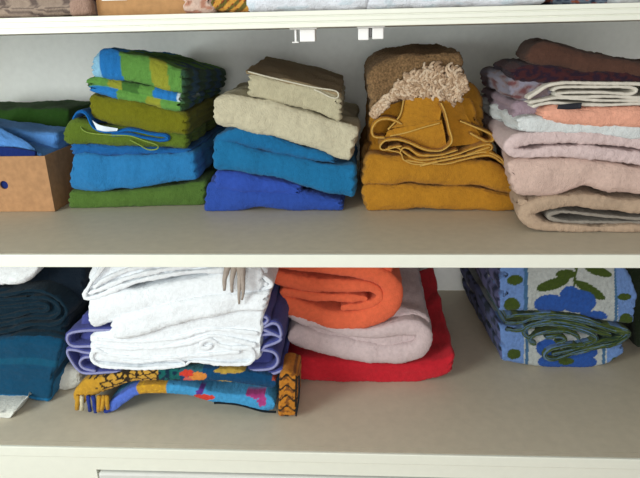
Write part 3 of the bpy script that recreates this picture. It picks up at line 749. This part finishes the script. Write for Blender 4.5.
slab(mb, [(505, 362), (530, 367), (560, 370), (600, 367), (616, 357), (622, 352)], [(502, 326), (530, 330), (560, 332), (600, 336), (620, 342)], (YF+.003, YF+.02), YF+.4, skew=-.02, res=.0022, r=.012, colf=flor_lo, g=.008, sl=2)
for q, pts in enumerate([
    [(505, 318), (520, 316), (550, 315), (580, 319), (605, 326), (628, 332)],
    [(504, 324), (522, 323), (535, 319), (560, 318), (590, 324), (612, 331), (629, 334), (622, 338), (600, 342), (575, 350), (552, 355)],
    [(505, 330), (520, 331), (532, 325), (555, 322), (580, 326), (600, 333), (612, 336)],
    [(530, 339), (524, 334), (530, 328), (550, 325), (572, 328), (590, 334), (596, 340), (580, 345), (560, 345)],
    [(536, 345), (530, 340), (540, 334), (560, 331), (575, 335), (580, 340)],
    [(629, 336), (616, 344), (598, 348), (575, 354), (556, 360), (546, 358), (548, 352), (560, 348), (585, 345)],
    [(545, 338), (560, 337), (566, 341), (556, 344)]]):
    ribbon(mb, pts, 5.4, YF+.002-.0012*q, YF+.2, colf=folds, step=.0025)
o = mb.build('floral_towel', terry(1, 1, 1, attr=True, var=.12), None, True, .003, .0012, BOTZ, 100); tag(o, 'blue and white flowered towel with green leaves, folded at right on the cabinet top', 'towel')
YD = YF+.06
towel('folded_towel', 'very dark green towel at the right edge behind the flowered towel', 'towel', (26, 36, 20),
      [(640, 350), (670, 352), (720, 352)], [(628, 250), (670, 240), (720, 240)], YD, YD+.3, BOTZ, r=.02)

# ================================================================= things on the top shelf
YS = .03
def on_top(name, label, cat, color, x0, x1, yf, h, d=.25, **k):
    zb = TOPZ
    # width from pixels along the shelf edge, height in metres
    pb = lambda px: at(px, 8, yf).x
    SEED[0] += 1
    mb = MB()
    X0, X1 = pb(x0), pb(x1)
    # convert metric box to slab curves via projection back to pixels
    def pix(P):
        v = P-CAM; zc = v.dot(CF); return (320+F*v.dot(CR)/zc, 239-F*v.dot(CU)/zc)
    n = 7; bot = []; top = []
    for i in range(n):
        t = i/(n-1); x = lerp(X0, X1, t)
        bot.append(pix(Vector((x, yf, zb)))); top.append(pix(Vector((x+.004*math.sin(t*9), yf, zb+h*(1+.12*noise.noise(Vector((t*4, x0*.1, 0))))))))
    slab(mb, bot, top, yf, yf+d, **k)
    attr = k.get('colf') is not None
    o = mb.build(name, terry(*color, attr=attr), None, True, .006, .0012, zb, SEED[0]); return tag(o, label, cat)
def taupe(px, py, u, v, wq):
    n_ = math.sin(py*1.6+px*.22+3*noise.noise(Vector((px*.05, py*.1, 0))))
    return sr(150, 132, 118) if n_ > -.3 else sr(98, 84, 78)
on_top('folded_clothes', 'taupe and grey folded clothes on the top shelf, at its left end', 'clothes', (1, 1, 1), -30, 74, YS, .10, fl=5, g=.01, colf=taupe)
on_top('folded_cloth', 'pinkish taupe cloth beside the grey clothes on the top shelf', 'cloth', (150, 122, 108), 72, 88, YS+.004, .08, r=.008)
on_top('folded_cloth', 'dark maroon cloth left of the cardboard box on the top shelf', 'cloth', (52, 22, 30), 82, 104, YS+.025, .09)
def carton_top():
    YC = YS+.02
    X0, X1 = at(97, 8, YC).x, at(186, 8, YC).x
    bx2 = bpy.data.objects.new('cardboard_box', None); col.objects.link(bx2); bx2.location = ((X0+X1)/2, YC, TOPZ)
    tag(bx2, 'tan cardboard box with a white sticker on the top shelf', 'box')
    w_ = (X1-X0)/2; m = mat('tan_cardboard', sr(168, 126, 82), .85, .12, .3, 200, vscale=90)
    def bb(n, *a):
        q = MB(); q.box(*a); return q.build(n, m, bx2, smooth=False)
    bb('front_panel', -w_, w_, 0, .003, .001, .14); bb('back_panel', -w_, w_, .197, .2, .001, .14)
    bb('side_panel', -w_, -w_+.003, .003, .197, .001, .14); bb('side_panel', w_-.003, w_, .003, .197, .001, .14)
    bb('bottom_panel', -w_+.003, w_-.003, .003, .197, .001, .004); bb('flap', -w_, w_, 0, .1, .14, .143); bb('flap', -w_, w_, .101, .2, .14, .143)
    q = MB(); cx = at(113, 3, YC).x-bx2.location.x; q.box(cx-.016, cx+.022, -.0012, 0, .022, .05)
    q.build('sticker', mat('paper', sr(225, 225, 220), .8, .04), bx2, smooth=False)['label'] = 'white paper sticker'
carton_top()
def cream(px, py, u, v, wq): return sr(196, 170, 156) if noise.noise(Vector((px*.12, py*.2, 7))) > -.15 else sr(168, 120, 100)
on_top('folded_cloth', 'pinkish cream cloth right of the box on the top shelf', 'cloth', (1, 1, 1), 184, 212, YS, .05, r=.012, colf=cream)
def must(px, py, u, v, wq):
    n_ = math.sin(px*.55+py*.5+2*noise.noise(Vector((px*.1, py*.1, 0))))
    return sr(190, 138, 60) if n_ > .1 else (sr(120, 40, 30) if n_ > -.25 else sr(96, 86, 40))
on_top('folded_scarf', 'ochre, red and olive striped scarf on the top shelf', 'scarf', (1, 1, 1), 210, 250, YS+.002, .07, r=.012, colf=must, res=.0022)
def sheetcol(px, py, u, v, wq):
    n_ = noise.noise(Vector((px*.05, py*.2, 3)))
    return sr(214, 217, 226) if n_ > -.25 else sr(198, 208, 218)
on_top('bed_sheet', 'white folded bed sheet with pale blue tints on the top shelf', 'sheet', (1, 1, 1), 248, 366, YS, .09, r=.02, colf=sheetcol, fl=3, g=.006)
on_top('bed_sheet', 'white bed sheet on the top shelf just left of the dark patterned cloth', 'sheet', (1, 1, 1), 366, 545, YS, .07, r=.02, colf=sheetcol, fl=2, g=.006)
def dark(px, py, u, v, wq):
    n_ = noise.noise(Vector((px*.14, py*.3, 9)))
    return sr(40, 52, 74) if n_ > .1 else (sr(170, 92, 62) if n_ < -.3 else sr(116, 130, 148))
on_top('folded_cloth', 'dark blue and orange patterned cloth near the right end of the top shelf', 'cloth', (1, 1, 1), 552, 622, YS+.03, .09, colf=dark)
on_top('folded_towel', 'white towel at the right end of the top shelf', 'towel', (206, 210, 216), 618, 700, YS, .06, r=.02)
